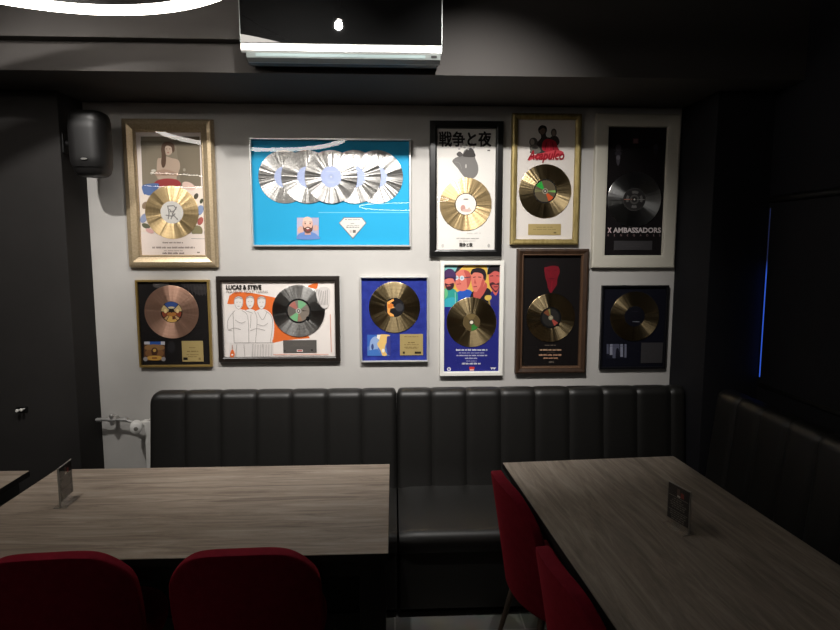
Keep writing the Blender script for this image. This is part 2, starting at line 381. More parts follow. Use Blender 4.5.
# ------------------------------------------------------------------ menu stands
def stand(loc, rz, label, right):
    t = thing('menu_stand', loc, label, 'menu stand', None, rz)
    # local: sheet in the x-z plane, 105 x 148 mm
    b = MB(); b.box((-.054,-.0045,.006), (.054,-.0025,.156), M['acrylic']); b.box((-.054,.0025,.006), (.054,.0045,.156), M['acrylic']); b.build('acrylic_sleeve', t)
    edge = bpy.data.materials.get('acrylic_edge_glint') or mat('acrylic_edge_glint', (150,146,138), .3); n = 1 if right else -1  # highlight on the clear edge painted as a light strip, near side only
    b = MB(); e0, e1 = sorted((n*.0545, n*.056)); b.box((e0,-.003,0), (e1,.003,.157), edge); b.box((-.056,-.002,.1565), (.056,.002,.158), edge); b.build('sleeve_edge_glint', t)
    b = MB(); b.box((-.056,-.026,0), (.056,.026,.003), M['acrylic'], .0008); b.box((e0,-.026,.0004), (e1,.026,.0034), edge); b.build('foot', t)
    b = MB(); blk = ink((26,23,22)); b.box((-.0525,-.0015,.024), (.0525,.0015,.153), blk); card = b
    for s in (-1, 1):
        def q(x0, z0, x1, z1, c):
            card.add([(x0*s, s*-.0018, z0), (x1*s, s*-.0018, z0), (x1*s, s*-.0018, z1), (x0*s, s*-.0018, z1)], [[0,1,2,3]], ink(c))
        q(-.047,.112,.047,.114,(120,116,110)); q(-.047,.060,.047,.062,(120,116,110))
        q(-.008,.122,.006,.146,(88,70,62)); q(.010,.118,.026,.136,(130,40,34)); q(-.006,.116,.008,.122,(190,182,172))
        rnd = random.Random(3)
        for z in (.103,.095,.087,.079,.071,.052,.044,.036,.028):
            w = rnd.uniform(.018,.040); x = -w
            while x < w-.006:
                e = min(w, x+rnd.uniform(.006,.016)); q(x, z, e, z+.004, (104,98,92)); x = e+.003
    card.build('menu_card', t)
    return t
stand((-1.288,-1.135,.75), math.radians(94), 'clear menu stand seen almost edge-on at the left end of the left table', False)
stand((1.010,-1.458,.75), math.atan2(-.124,.034)+0, 'clear menu stand with dark printed card standing on the dark right table', True)

# ------------------------------------------------------------------ air conditioner
ac = thing('air_conditioner', (-.22,YS,2.56), 'black wall-mounted air conditioner with a bright strip, high above the blue framed records', 'air conditioner'); o = ac.location
AX0, AX1 = -.645, .214
def extr(prof, x0, x1, m, b=None, bev=0):
    b = b or MB(); n = len(prof)
    b.add([(x0,y,z) for y, z in prof]+[(x1,y,z) for y, z in prof], [[k, (k+1) % n, n+(k+1) % n, n+k] for k in range(n)]+[list(range(n))[::-1], [n+k for k in range(n)]], m); return b
extr([(YS,2.87),(YS,2.575),(-.62,2.558),(-.67,2.552),(-.70,2.556),(-.725,2.572),(-.735,2.585),(-.735,2.87),(-.70,2.885)], AX0+.012, AX1-.012, M['ac_dark']).build('body', ac, off=o)
extr([(-.735,2.618),(-.757,2.618),(-.760,2.70),(-.766,2.85),(-.740,2.882)], AX0, AX1, M['gloss_black']).build('front_panel', ac, off=o)
extr([(-.735,2.58),(-.745,2.579),(-.757,2.585),(-.757,2.612),(-.75,2.6175),(-.735,2.6175)], AX0, AX1, M['ac_strip']).build('bright_strip', ac, off=o)
extr([(-.740,2.580),(-.752,2.579),(-.742,2.560),(-.715,2.549),(-.70,2.549),(-.70,2.558)], AX0+.02, AX1-.004, M['ac_grey']).build('air_outlet', ac, off=o)
extr([(-.7505,2.5755),(-.7465,2.5645),(-.744,2.5655),(-.748,2.576)], AX0+.06, AX1-.07, M['louver']).build('louver', ac, off=o)
extr([(-.7505,2.5745),(-.7475,2.5655),(-.744,2.5665),(-.748,2.575)], AX1-.045, AX1-.02, M['ac_dark']).build('sensor', ac, off=o)
for x in (AX0-.002, AX1): 
    extr([(YS-.02,2.60),(-.74,2.60),(-.757,2.62),(-.761,2.70),(-.767,2.85),(-.740,2.882),(YS-.02,2.882)], x, x+.003, M['ac_grey']).build('end_cap', ac, off=o)

# ------------------------------------------------------------------ wall speaker
sp = thing('wall_speaker', (-1.55,-.22,2.10), 'black rounded loudspeaker on the corner of the black wall, beside the champagne frame', 'speaker'); o = sp.location
rows = []; cx, cy = -1.535, -.24
for z, k in ((2.108,.55),(2.112,.70),(2.125,.84),(2.16,.95),(2.22,1.),(2.32,1.),(2.38,.99),(2.405,.95),(2.42,.86),(2.428,.70)):
    row = []
    for i in range(48):
        a = 2*PI*i/48; c, s = math.cos(a), math.sin(a); ex = .55
        x = .094*k*math.copysign(abs(c)**ex, c)*(1-.45*max(0, s)); y = .095*k*math.copysign(abs(s)**(ex if s > 0 else .75), s)
        row.append((cx+x, cy+y-.03*(z-2.27), z))
    rows.append(row)
b = MB(); b.grid(rows, M['speaker'], True); b.f.append(list(range(48))[::-1]); b.mi.append(0); b.f.append([9*48+i for i in range(48)]); b.mi.append(0); b.build('cabinet', sp, smooth=True, off=o)
rows = []
for z in [2.15+.235*k/14 for k in range(15)]:
    row = []
    for i in range(21):
        a = -PI*.93+PI*.86*i/20; c, s = math.cos(a), math.sin(a); kk = 1.0-.35*max(0, abs((z-2.267)/.117)-.75)
        row.append((cx+.0935*kk*math.copysign(abs(c)**.55, c), cy-.004+.098*kk*math.copysign(abs(s)**.75, s)-.03*(z-2.27), z))
    rows.append(row)
grille_m = mat('speaker_grille', (27,26,26), .5, .2)
b = MB(); b.grid(rows, grille_m); b.build('grille', sp, smooth=True, off=o)
b = MB(); mt = Matrix.Translation((cx+.005,cy-.1045,2.185)) @ Matrix.Rotation(PI/2, 4, 'X') @ Matrix.Diagonal((1,.32,1,1)); b.lathe([(0,.003),(.014,.003),(.016,.0015),(.016,0)], M['speaker_badge'], 24, mt); b.build('badge', sp, off=o)
b = MB(); b.box((-1.692,-.235,2.23), (-1.682,-.165,2.33), M['black_metal'], .003); b.tube([(-1.685,-.2,2.28), (-1.60,-.2,2.28)], .018, M['black_metal']); b.build('bracket', sp, off=o, smooth=True)

# ------------------------------------------------------------------ radiator with valve
ra = thing('radiator', (-.85,-.07,.12), 'white panel radiator with a white thermostat valve, half hidden behind the left bench', 'radiator'); o = ra.location
rows = []; RXA, RXB = -1.40, -.35
b = MB(); b.box((RXA,-.112,.2), (RXB,-.098,.775), M['white_enamel'], .004); b.box((RXA,-.048,.2), (RXB,-.036,.775), M['white_enamel'], .004)
for k in range(26):
    x = RXA+.03+k*.04; b.box((x,-.098,.23), (x+.012,-.048,.75), M['white_enamel'])
b.build('panel', ra, off=o)
b = MB(); b.box((RXA-.002,-.112,.2), (RXA+.004,-.036,.77), M['white_enamel'], .001); b.build('side_grille', ra, off=o)
for x in (RXA+.25, RXB-.25):
    b = MB(); b.box((x-.02,-.036,.25), (x+.02,-.001,.72), M['white_enamel'], .002); b.build('wall_bracket', ra, off=o)
VX = -1.462
b = MB(); mt = Matrix.Translation((VX+.004,-.08,.750)) @ Matrix.Rotation(PI/2, 4, 'X') @ Matrix.Rotation(math.radians(20), 4, 'Y')
b.lathe([(0,-.005),(.018,-.005),(.022,.0),(.030,.012),(.033,.03),(.033,.075),(.029,.088),(.018,.094),(0,.095)], M['white_plastic'], 32, mt); hd = b.build('thermostat_head', ra, smooth=True, off=o)
b = MB(); b.lathe([(.0,.0955),(.010,.0955),(.012,.094)], mat('valve_mark', (120,116,110), .4), 20, mt); b.build('dial_mark', hd, off=(0,0,0)).location = -Vector(o)
b = MB(); b.tube([(VX+.02,-.075,.750), (VX+.03,-.075,.752), (RXA+.01,-.075,.758)], .011, M['white_plastic']); b.tube([(VX+.028,-.075,.752), (VX+.045,-.075,.754)], .018, M['white_plastic'], 6); b.build('valve_body', ra, smooth=True, off=o)
b = MB(); b.box((RXA-.022,-.095,.745), (RXA+.002,-.055,.772), M['white_enamel'], .004); b.build('inlet_cap', ra, off=o)
b = MB(); b.tube([(XL,-.065,.776), (-1.56,-.065,.774), (-1.51,-.068,.768), (VX+.004,-.075,.752)], .008, M['chrome']); 
for x in (-1.673,-1.525): b.tube([(x-.012,-.065,.775), (x+.012,-.065,.775)], .0125, M['chrome'], 6)
b.build('supply_pipe', ra, smooth=True, off=o)
b = MB(); b.tube([(-1.6,-.065,.742), (-1.6,-.065,.752), (-1.6,-.065,.80), (-1.6,-.065,.806)], [.008,.013,.013,.007], M['chrome']); b.tube([(-1.6,-.002,.775), (-1.6,-.07,.775)], .011, M['chrome']); b.tube([(-1.62,-.065,.775), (-1.58,-.065,.775)], .014, M['chrome'], 6); b.build('tee_fitting', ra, smooth=True, off=o)
for q, (x, z) in zip((0,1), ((-1.987,.890),(-1.965,.895))):
    pg = peg(x, z); pg.build('peg', hk, smooth=True, off=hk.location)
b = MB(); b.box((-2.005,-.254,.876), (-1.947,-.249,.906), M['black_metal'], .001); b.build('back_plate', hk, off=hk.location)

# ------------------------------------------------------------------ framed awards
STEP = .00012
CLIP = [None]
def smooth_pts(pts, n=5):
    out = []; N = len(pts)
    for i in range(N):
        p0, p1, p2, p3 = [Vector(pts[(i+k-1) % N]) for k in range(4)]
        for j in range(n):
            t = j/n; out.append(tuple(.5*((2*p1)+(p2-p0)*t+(2*p0-5*p1+4*p2-p3)*t*t+(3*p1-p0-3*p2+p3)*t**3)))
    return out
class Art:
    """printed sheet: flat ink shapes on one mesh, measured on an enlarged detail"""
    def __init__(s, Z, y=-.008): s.Z, s.b, s.y, s.k = Z, MB(), y, 0
    def poly(s, pts, rgb, sm=False):
        if sm: pts = smooth_pts(pts)
        vs = []
        for u, v in pts:
            x, z = s.Z(u, v)
            if CLIP[0]: x = min(max(x, CLIP[0][0]), CLIP[0][1]); z = min(max(z, CLIP[0][2]), CLIP[0][3])
            vs.append((x, s.y-STEP*s.k, z))
        s.b.add(vs, [list(range(len(vs)))], ink(rgb) if isinstance(rgb, tuple) else rgb); s.k += 1; return s
    def same(s): s.k -= 1; return s
    def rect(s, u0, v0, u1, v1, rgb): return s.poly([(u0,v0),(u1,v0),(u1,v1),(u0,v1)], rgb)
    def oval(s, u, v, ru, rv, rgb, n=28, rot=0.):
        c, d = math.cos(rot), math.sin(rot)
        return s.poly([(u+ru*math.cos(2*PI*i/n)*c-rv*math.sin(2*PI*i/n)*d, v+ru*math.cos(2*PI*i/n)*d+rv*math.sin(2*PI*i/n)*c) for i in range(n)], rgb)
    def line(s, pts, w, rgb, sm=True):
        if sm and len(pts) > 2:
            P = [pts[0]]+list(pts)+[pts[-1]]; out = []
            for i in range(len(pts)-1):
                p0, p1, p2, p3 = [Vector(P[i+k]) for k in range(4)]
                for j in range(5):
                    t = j/5; out.append(.5*((2*p1)+(p2-p0)*t+(2*p0-5*p1+4*p2-p3)*t*t+(3*p1-p0-3*p2+p3)*t**3))
            pts = out+[Vector(pts[-1])]
        else: pts = [Vector(p) for p in pts]
        vs, fs = [], []
        for i, p in enumerate(pts):
            t = (pts[min(i+1, len(pts)-1)]-pts[max(i-1, 0)]); t = t.normalized() if t.length else Vector((1,0)); nrm = Vector((-t.y, t.x))*w/2
            for q in (p+nrm, p-nrm):
                x, z = s.Z(q.x, q.y); vs.append((x, s.y-STEP*s.k, z))
        for i in range(len(pts)-1): fs.append([2*i, 2*i+1, 2*i+3, 2*i+2])
        s.b.add(vs, fs, ink(rgb)); s.k += 1; return s
    def words(s, u0, u1, v, h, rgb, seed=1, gap=3):
        r = random.Random(seed); u = u0
        while u < u1-2:
            e = min(u1, u+r.uniform(8, 22)); c = u
            while c < e-1:
                d = min(e, c+r.uniform(2.2, 4.2)); s.rect(c, v-h/2+r.uniform(0, h*.25), d, v+h/2, rgb).same(); c = d+.8
            u = e+gap
        s.k += 1; return s
    def build(s, root, name='print'): return s.b.build(name, root, off=root.location, fix=False)
DG = None
def lettering(root, body, Z, u0, u1, v0, v1, m, y=-.0125, bold=.0, shear=0., spacing=1., name='lettering', thick=0., into=None):
    """raised text fitted to a measured box"""
    c = bpy.data.curves.new('text', 'FONT'); c.body = body; c.offset = bold; c.shear = shear; c.space_character = spacing; c.resolution_u = 3
    o = bpy.data.objects.new('text', c); COL.objects.link(o); bpy.context.view_layer.update()
    me = o.evaluated_get(bpy.context.evaluated_depsgraph_get()).to_mesh()
    vs = [v.co.copy() for v in me.vertices]; fs = [list(p.vertices) for p in me.polygons]
    bpy.data.objects.remove(o); bpy.data.curves.remove(c)
    x0 = min(v.x for v in vs); x1 = max(v.x for v in vs); y0 = min(v.y for v in vs); y1 = max(v.y for v in vs); b = MB(); out = []
    for v in vs:
        x, z = Z(u0+(v.x-x0)/(x1-x0)*(u1-u0), v1-(v.y-y0)/(y1-y0)*(v1-v0)); out.append((x, y, z))
    b.add(out, fs, m)
    if thick:
        for k, (dx, dz) in enumerate(((thick,0),(0,thick),(thick,thick))): b.add([(x+dx, y-.0001*(k+1), z+dz) for x, y, z in out], fs, m)
    if into is not None: into.add(b.v, b.f, m); return None
    return b.build(name, root, off=root.location, fix=False)
def moulding(root, quad, prof, m, name='frame', lip=None):
    """mitred frame: quad = 4 corners (x,z) tl,tr,br,bl ; prof = [(inset, y)...]"""
    x0 = (quad[0][0]+quad[3][0])/2; x1 = (quad[1][0]+quad[2][0])/2; z1 = (quad[0][1]+quad[1][1])/2; z0 = (quad[2][1]+quad[3][1])/2
    rows = [[(x0+i, y, z1-i), (x1-i, y, z1-i), (x1-i, y, z0+i), (x0+i, y, z0+i)] for i, y in prof]
    b = MB(); b.grid(rows, m, True); b.build(name, root, off=root.location); CLIP[0] = (x0+.003, x1-.003, z0+.003, z1-.003)
    return x0, x1, z0, z1
def pane(root, x0, x1, z0, z1, y=-.022, tx=0., tz=0.):
    b = MB(); cx, cz = (x0+x1)/2, (z0+z1)/2
    f = lambda x, z, d: (x, y+d+(z-cz)*tx+(x-cx)*tz, z)
    b.add([f(x0,z0,0), f(x1,z0,0), f(x1,z1,0), f(x0,z1,0)], [[0,1,2,3]], M['glass']); b.build('glass', root, off=root.location)
def disc(root, Z, u, v, r, m, y, lab_r, lab_fn=None, name='record', hole=(210,205,195)):
    """a vinyl-shaped record: lathe-turned, rim bead, groove bands, dead wax; its label is a sub-part"""
    cx, cz = Z(u, v); ex, _ = Z(u+r, v); R = ex-cx; ex, _ = Z(u+lab_r, v); RL = ex-cx
    prof = [(RL*.9,.0002),(RL*.97,.0012),(RL,.0014),(RL+.0012,.0014)]
    bands = 4; wb = (R-.0045-RL-.004)/bands
    for k in range(bands):
        a0 = RL+.004+wb*k; prof += [(a0,.00145),(a0+.0006,.0015),(a0+wb-.0012,.0015),(a0+wb-.0006,.00145)]
    prof += [(R-.004,.00155),(R-.0022,.00165),(R-.0009,.0016),(R,.0010),(R-.0008,.0002)]
    b = MB(); b.lathe(prof, m, 96); ob = b.build(name, root, smooth=True)
    ob.location = Vector((cx, y, cz))-Vector(root.location); ob.rotation_euler = (PI/2,0,0)
    if lab_fn:
        lb = MB()
        def P(px, pz): return (px*RL, pz*RL)
        k = [0]
        def shape(pts, rgb):
            lb.add([(x*RL, zz*RL, .0016+k[0]*.0001) for x, zz in pts], [list(range(len(pts)))], ink(rgb) if isinstance(rgb, tuple) else rgb); k[0] += 1
        def ov(x, z, a, c, rgb, n=32, a0=0., a1=2*PI): shape([(x+a*math.cos(a0+(a1-a0)*i/n), z+c*math.sin(a0+(a1-a0)*i/n)) for i in range(n)], rgb)
        def sector(r0, r1, a0, a1, rgb, n=10): shape([(r1*math.cos(math.radians(a0+(a1-a0)*i/n)), r1*math.sin(math.radians(a0+(a1-a0)*i/n))) for i in range(n+1)]+[(r0*math.cos(math.radians(a1-(a1-a0)*i/n)), r0*math.sin(math.radians(a1-(a1-a0)*i/n))) for i in range(n+1)], rgb)
        lab_fn(shape, ov, sector); ov(0,0,.07,.07,hole)
        l = lb.build('record_label', ob, fix=False)
    return ob
def plaque(root, Z, u0, v0, u1, v1, m, y=-.010, rows=(), logos=(), rgb=(70,60,45), name='plaque'):
    (x0, z1), (x1, z0) = Z(u0, v0), Z(u1, v1); b = MB(); b.box((x0,y-.002,z0), (x1,y,z1), m, .0006)
    a = Art(Z, y-.0022)
    for f, w, h, sd in rows: a.words((u0+u1)/2-(u1-u0)*w/2, (u0+u1)/2+(u1-u0)*w/2, v0+(v1-v0)*f, h, rgb, sd)
    for fu, fv, w, h, c in logos: a.rect(u0+(u1-u0)*fu-w/2, v0+(v1-v0)*fv-h/2, u0+(u1-u0)*fu+w/2, v0+(v1-v0)*fv+h/2, c)
    for vv, ff, mi in [(a.b.v, a.b.f, a.b.mi)]:
        base = len(b.v); b.v += vv
        for f, i in zip(ff, mi): b.f.append([base+k for k in f]); b.mi.append(b.slot(a.b.mats[i]))
    return b.build(name, root, off=root.location, fix=False)
def award(name, quad_px, label, Z=None):
    q = [wall_pt(*p, y=-.03) for p in quad_px]
    x = sum(p[0] for p in q)/4; z = min(p[1] for p in q)
    t = thing(name, (x,0,z), label, 'framed record', 'framed records on the grey wall'); return t, q

# 1 champagne frame, woman photograph, gold record -------------------------
Z = sheet(110,105,3.706)
t, q = award('framed_gold_record', [(120,118),(213,119),(217,267),(129,268)], 'gold record with a faded photograph of a long-haired woman in wide champagne frame')
x0, x1, z0, z1 = moulding(t, q, [(0,0),(0,-.02),(.004,-.03),(.012,-.037),(.03,-.041),(.046,-.034),(.058,-.028),(.062,-.03),(.068,-.022),(.070,-.012)], M['f_gold'])
a = Art(Z); a.rect(85,85,362,568,(240,228,220)); a.poly([(112,116),(330,116),(336,300),(118,300)], (142,131,112))
a.poly([(240,116),(330,116),(336,300),(262,300)], (128,117,99)); a.rect(112,132,330,150,(120,111,95))
a.poly([(174,202),(186,196),(206,190),(226,196),(252,204),(258,232),(246,262),(240,276),(180,276),(172,250)], (196,172,152), True)   # shoulders
a.poly([(168,246),(200,238),(244,250),(250,262),(220,262),(190,262),(170,264)], (182,152,132), True)
a.oval(214,165,16,21,(202,178,158)); a.oval(208,162,2.5,1.5,(110,84,70),10); a.oval(220,162,2.5,1.5,(110,84,70),10); a.oval(214,176,4,1.6,(170,100,92),10); a.line([(214,163),(212,170),(216,171)], 1, (176,148,128)); a.poly([(188,160),(196,140),(216,136),(234,144),(238,166),(230,176),(226,156),(210,150),(202,160),(206,190),(204,222),(194,232),(188,214),(190,186)], (98,74,58), True)
a.line([(172,252),(200,258),(236,252)], 4, (150,120,102)); a.oval(160,243,9,5,(214,206,190)); a.oval(274,240,5,6,(168,158,140))
a.poly([(168,282),(206,272),(250,278),(256,300),(170,302)], (168,66,66), True); a.poly([(122,296),(180,292),(160,330),(132,336),(120,320)], (92,116,168), True)
a.poly([(110,334),(340,300),(352,330),(352,470),(112,470)], (240,226,212))
for u, v, ru, rv, c in ((140,318,22,16,(98,122,172)),(290,300,26,14,(232,200,186)),(318,338,8,12,(90,84,70)),(338,356,6,10,(80,84,66)),(332,390,13,20,(142,158,190)),(334,430,10,16,(176,96,88)),(322,468,20,22,(140,132,100)),(128,372,10,14,(150,128,104)),(124,420,12,18,(150,160,190)),(132,448,16,9,(104,104,84)),(146,466,16,8,(226,178,172)),(170,486,10,6,(110,100,84))): a.oval(u, v, ru, rv, c, 16, .4)
a.poly([(108,478),(352,478),(356,565),(110,565)], (241,226,216)); a.line([(300,495),(350,496)], 1.2, (110,104,96), False)
a.words(194,270,510,5,(130,110,100),2); a.words(156,314,528,7,(150,132,124),3); a.words(200,270,540,3,(170,150,140),4); a.words(194,274,549,6,(130,112,104),5); a.rect(322,544,332,549,(150,140,130))
a.build(t)
def lab(sh, ov, sec):
    ov(0,0,1,1,(240,236,230)); g = (150,146,142)
    def st(p, w=.09):
        for (ax, az), (bx, bz) in zip(p, p[1:]):
            d = Vector((bx-ax, bz-az)).normalized(); n = Vector((-d.y, d.x))*w/2; sh([(ax+n.x,az+n.y),(bx+n.x,bz+n.y),(bx-n.x,bz-n.y),(ax-n.x,az-n.y)], g)
    st([(-.35,.6),(-.25,-.1),(-.35,-.6)]); st([(-.4,.55),(.2,.6),(.4,.35),(.15,.1),(-.2,.05)]); st([(-.2,.3),(.1,-.2),(.5,-.65)]); st([(.45,.5),(.1,-.05),(-.1,-.6)]); st([(-.55,-.25),(.05,-.35),(.3,-.1)])
disc(t, Z, 229, 398, 99, M['gold_rec'], -.012, 42, lab, 'gold_record'); pane(t, x0+.066, x1-.066, z0+.066, z1-.066, tx=.006)

# 2 blue frame with five silver records ------------------------------------
Z = sheet(240,125,4.667)
t, q = award('framed_silver_records', [(248.3,137.5),(411,139),(410.6,246.5),(252.5,246.5)], 'five overlapping silver records on bright blue in a wide thin silver frame')
x0, x1, z0, z1 = moulding(t, q, [(0,0),(0,-.028),(.001,-.030),(.007,-.030),(.0085,-.028),(.009,-.012)], M['f_silver'])
a = Art(Z, -.006); a.rect(36,54,802,572,(38,164,212)); a.line([(365,408),(790,408)], 3, (120,206,236), False)  # pale line: lamp reflection in the glass, painted on the blue
a.build(t)
for k, (u, y) in enumerate(((208,-.008),(638,-.008),(315,-.0115),(535,-.0115),(425,-.015))):
    def lab(sh, ov, sec):
        ov(0,0,1,1,(178,190,226)); ov(0,0,.3,.3,(168,180,214)); ov(0,.5,.5,.06,(196,204,232)); ov(0,-.5,.4,.05,(196,204,232))
    disc(t, Z, u, 242, 123, M['silver_rec'], y, 49, lab, 'silver_record', (225,224,220))
a = Art(Z, -.0085); a.rect(265,432,367,532,(172,172,198)); a.rect(265,432,300,480,(186,182,204)); a.oval(282,490,14,18,(214,172,158)); a.oval(352,480,13,14,(206,168,158))
a.poly([(268,532),(276,506),(300,500),(336,500),(358,512),(367,532)], (104,138,196), True); a.rect(302,490,330,512,(204,156,138))
a.oval(315,462,25,33,(222,178,160)); a.oval(314,446,22,18,(234,196,180)); a.poly([(292,468),(300,480),(316,474),(332,480),(339,466),(336,494),(316,506),(298,496)], (104,74,68), True); a.oval(316,487,8,8,(150,70,72)); a.oval(316,483,7,2.5,(236,226,220)); a.oval(304,460,4,2.5,(60,46,44)); a.oval(327,460,4,2.5,(60,46,44)); a.line([(297,453),(309,452)], 2.5, (96,70,62), False); a.line([(322,452),(334,453)], 2.5, (96,70,62), False)
a.build(t, 'portrait_card')
b = MB(); P5 = [(487,434),(567,434),(586,457),(526,526),(464,457)]
out = [(Z(u, v)[0], -.0085, Z(u, v)[1]) for u, v in [(484,431),(570,431),(590,457),(526,531),(460,457)]]; b.add(out, [[0,1,2,3,4]], ink((128,132,136)))
b.add([(Z(u, v)[0], -.0095, Z(u, v)[1]) for u, v in P5], [[0,1,2,3,4]], M['plaque_silver']); 
a = Art(Z, -.0098); a.words(490,562,441,4,(130,126,120),4); a.words(516,536,459,4,(150,146,140),5); a.words(498,556,469,3,(150,146,140),7); a.words(496,556,477,5,(130,126,120),8); a.rect(511,490,521,503,(206,196,190)); a.rect(526,490,540,503,(112,106,102))
base = len(b.v); b.v += a.b.v
for f, i in zip(a.b.f, a.b.mi): b.f.append([base+k for k in f]); b.mi.append(b.slot(a.b.mats[i]))
b.build('diamond_plaque', t, off=t.location, fix=False)
pane(t, x0+.008, x1-.008, z0+.008, z1-.008, -.024, tx=.0085)

# 3 black frame, japanese title --------------------------------------------
Z = sheet(420,100,3.818)
t, q = award('framed_gold_record', [(429.1,121),(503,120.5),(502.3,256.5),(430.5,257)], 'gold record under large Japanese characters in a glossy black frame')
x0, x1, z0, z1 = moulding(t, q, [(0,0),(0,-.030),(.003,-.034),(.03,-.035),(.037,-.033),(.040,-.028),(.040,-.010)], M['f_black'])
a = Art(Z); a.rect(55,98,296,582,(232,228,222))
a.poly([(124,232),(136,220),(160,210),(172,190),(196,182),(208,196),(212,222),(222,248),(222,276),(208,296),(182,302),(160,282),(146,262),(132,246)], (126,123,120), True)
a.poly([(165,208),(178,190),(196,182),(208,198),(210,216),(170,216)], (70,66,64), True); a.oval(176,252,2.5,8,(205,200,195)); a.line([(132,236),(150,240),(160,262)], 2, (150,146,142)); a.poly([(140,206),(152,196),(166,210),(150,216)], (96,92,90), True)
for k in range(9): a.oval(150+7*k, 186-5*((k*7) % 5), 5, 3.5, (176,172,168), 10, k)
a.words(180,232,508,5,(206,202,196),2,6); a.words(140,225,528,4,(150,146,142),3); a.words(150,212,538,3,(190,186,182),4); a.oval(87,556,5,7,(206,202,198)); a.oval(263,556,5,7,(180,176,172)); a.rect(258,190,268,194,(80,76,74))
a.build(t)
lettering(t, '戦争と夜', Z, 72, 270, 122, 178, ink((46,43,41)), thick=.0042); lettering(t, '戦争と夜', Z, 150, 200, 546, 560, ink((60,57,55)), thick=.0015)
def lab(sh, ov, sec):
    ov(0,0,1,1,(52,40,26)); ov(0,0,.93,.93,(240,232,222)); ov(-.25,-.35,.22,.3,(196,150,140),14); ov(.1,-.55,.45,.14,(214,182,172),14); ov(.3,-.4,.12,.12,(206,190,180),10); ov(0,.45,.25,.06,(120,114,108),10)
disc(t, Z, 175, 398, 99, M['gold_rec'], -.012, 42, lab, 'gold_record', (236,230,222)); pane(t, x0+.038, x1-.038, z0+.038, z1-.038)

# 4 brass frame, red script ------------------------------------------------
t, q = award('framed_dark_record', [(511,113.5),(581,112.8),(580,244.8),(512,245)], 'dark gold record under three figures with red script, in a brass frame')
x0, x1, z0, z1 = moulding(t, q, [(0,0),(0,-.024),(.003,-.030),(.012,-.034),(.024,-.032),(.032,-.026),(.033,-.010)], M['f_brass'])
a = Art(Z); a.rect(362,60,600,542,(226,219,212)); dk = (58,52,48)
a.poly([(452,110),(460,98),(472,95),(484,102),(486,116),(482,128),(486,140),(504,144),(520,152),(526,176),(526,200),(430,204),(424,190),(436,176),(446,162),(462,146),(462,132),(455,124)], dk, True)
a.oval(468,116,11,15,(112,90,78)); a.poly([(454,108),(462,97),(480,99),(484,112),(470,106),(458,114)], (36,30,28), True)
a.oval(512,124,11,16,(86,78,72)); a.oval(512,126,7,11,(132,116,104)); a.poly([(500,140),(524,138),(534,160),(520,176),(500,160)], (62,56,52), True)
a.oval(434,160,16,17,(84,80,76)); a.oval(430,160,8,12,(170,160,148)); a.poly([(420,176),(446,170),(462,196),(430,206)], (110,106,98), True); a.oval(440,182,12,5,(60,56,52))
a.poly([(474,154),(492,148),(516,156),(526,176),(528,196),(500,200),(474,194),(466,178)], (176,32,50), True); a.line([(484,160),(478,190)], 4, (120,22,36)); a.line([(506,160),(512,192)], 4, (130,24,40)); a.line([(494,158),(494,192)], 3, (200,56,72))
a.poly([(416,232),(424,216),(450,206),(484,198),(520,190),(546,196),(548,208),(530,216),(500,222),(470,224),(440,222)], (206,70,80), True)
a.build(t); lettering(t, 'Acapulco', Z, 410, 552, 192, 240, ink((150,20,34)), bold=.03, shear=.35, y=-.0130)
def lab(sh, ov, sec):
    ov(0,0,1,1,(18,16,15)); ov(0,0,.9,.9,(92,82,62)); sec(.25,.88,112,150,(40,160,60)); sec(.25,.88,-8,6,(120,170,90)); sec(.25,.88,-70,-36,(196,84,40)); sec(.25,.88,168,186,(120,116,80)); ov(0,0,.24,.24,(150,140,120)); ov(0,0,.15,.15,(30,28,26))
disc(t, Z, 478, 348, 100, M['dkgold_rec'], -.012, 45, lab, 'dark_gold_record'); plaque(t, Z, 414, 473, 538, 515, M['plaque_gold'], rows=[(.3,.5,3,2),(.5,.7,3,3)], logos=[(.82,.8,10,5,(120,106,70))], rgb=(150,134,90)); pane(t, x0+.031, x1-.031, z0+.031, z1-.031)

# 5 wide white frame, X AMBASSADORS ----------------------------------------
Z = sheet(500,100,3.6)
t, q = award('framed_silver_record', [(596,113.7),(681,113),(675,268),(592.3,268)], 'dark silver record titled X AMBASSADORS in the wide off-white frame at top right')
x0, x1, z0, z1 = moulding(t, q, [(0,0),(0,-.024),(.003,-.030),(.008,-.032),(.060,-.032),(.072,-.030),(.0735,-.010)], M['f_cream'])
a = Art(Z); a.rect(374,80,608,575,(20,16,17))
a.oval(428,172,10,13,(62,58,62)); a.oval(427,192,12,10,(48,45,50)); a.poly([(420,200),(434,200),(432,226),(426,236),(421,224)], (76,72,78), True); a.oval(427,207,7,8,(104,100,106),16)
a.oval(490,126,13,15,(30,24,26)); a.rect(480,138,500,156,(92,62,66)); a.rect(483,140,497,154,(116,82,84)); a.oval(563,170,9,12,(52,50,56)); a.oval(562,186,8,10,(38,37,42)); a.line([(412,180),(444,180)], 1.5, (60,56,60), False)
wl = ink((206,196,196))
lettering(t, 'RENEGADES', Z, 388, 578, 483, 491, ink((150,126,126)), spacing=4.2, into=a.b, y=-.012)
a.build(t); lettering(t, 'X', Z, 388, 401, 460, 478, ink((222,196,198)), bold=.03, thick=.001); lettering(t, 'AMBASSADORS', Z, 408, 579, 460, 478, wl, bold=.012, thick=.0012)
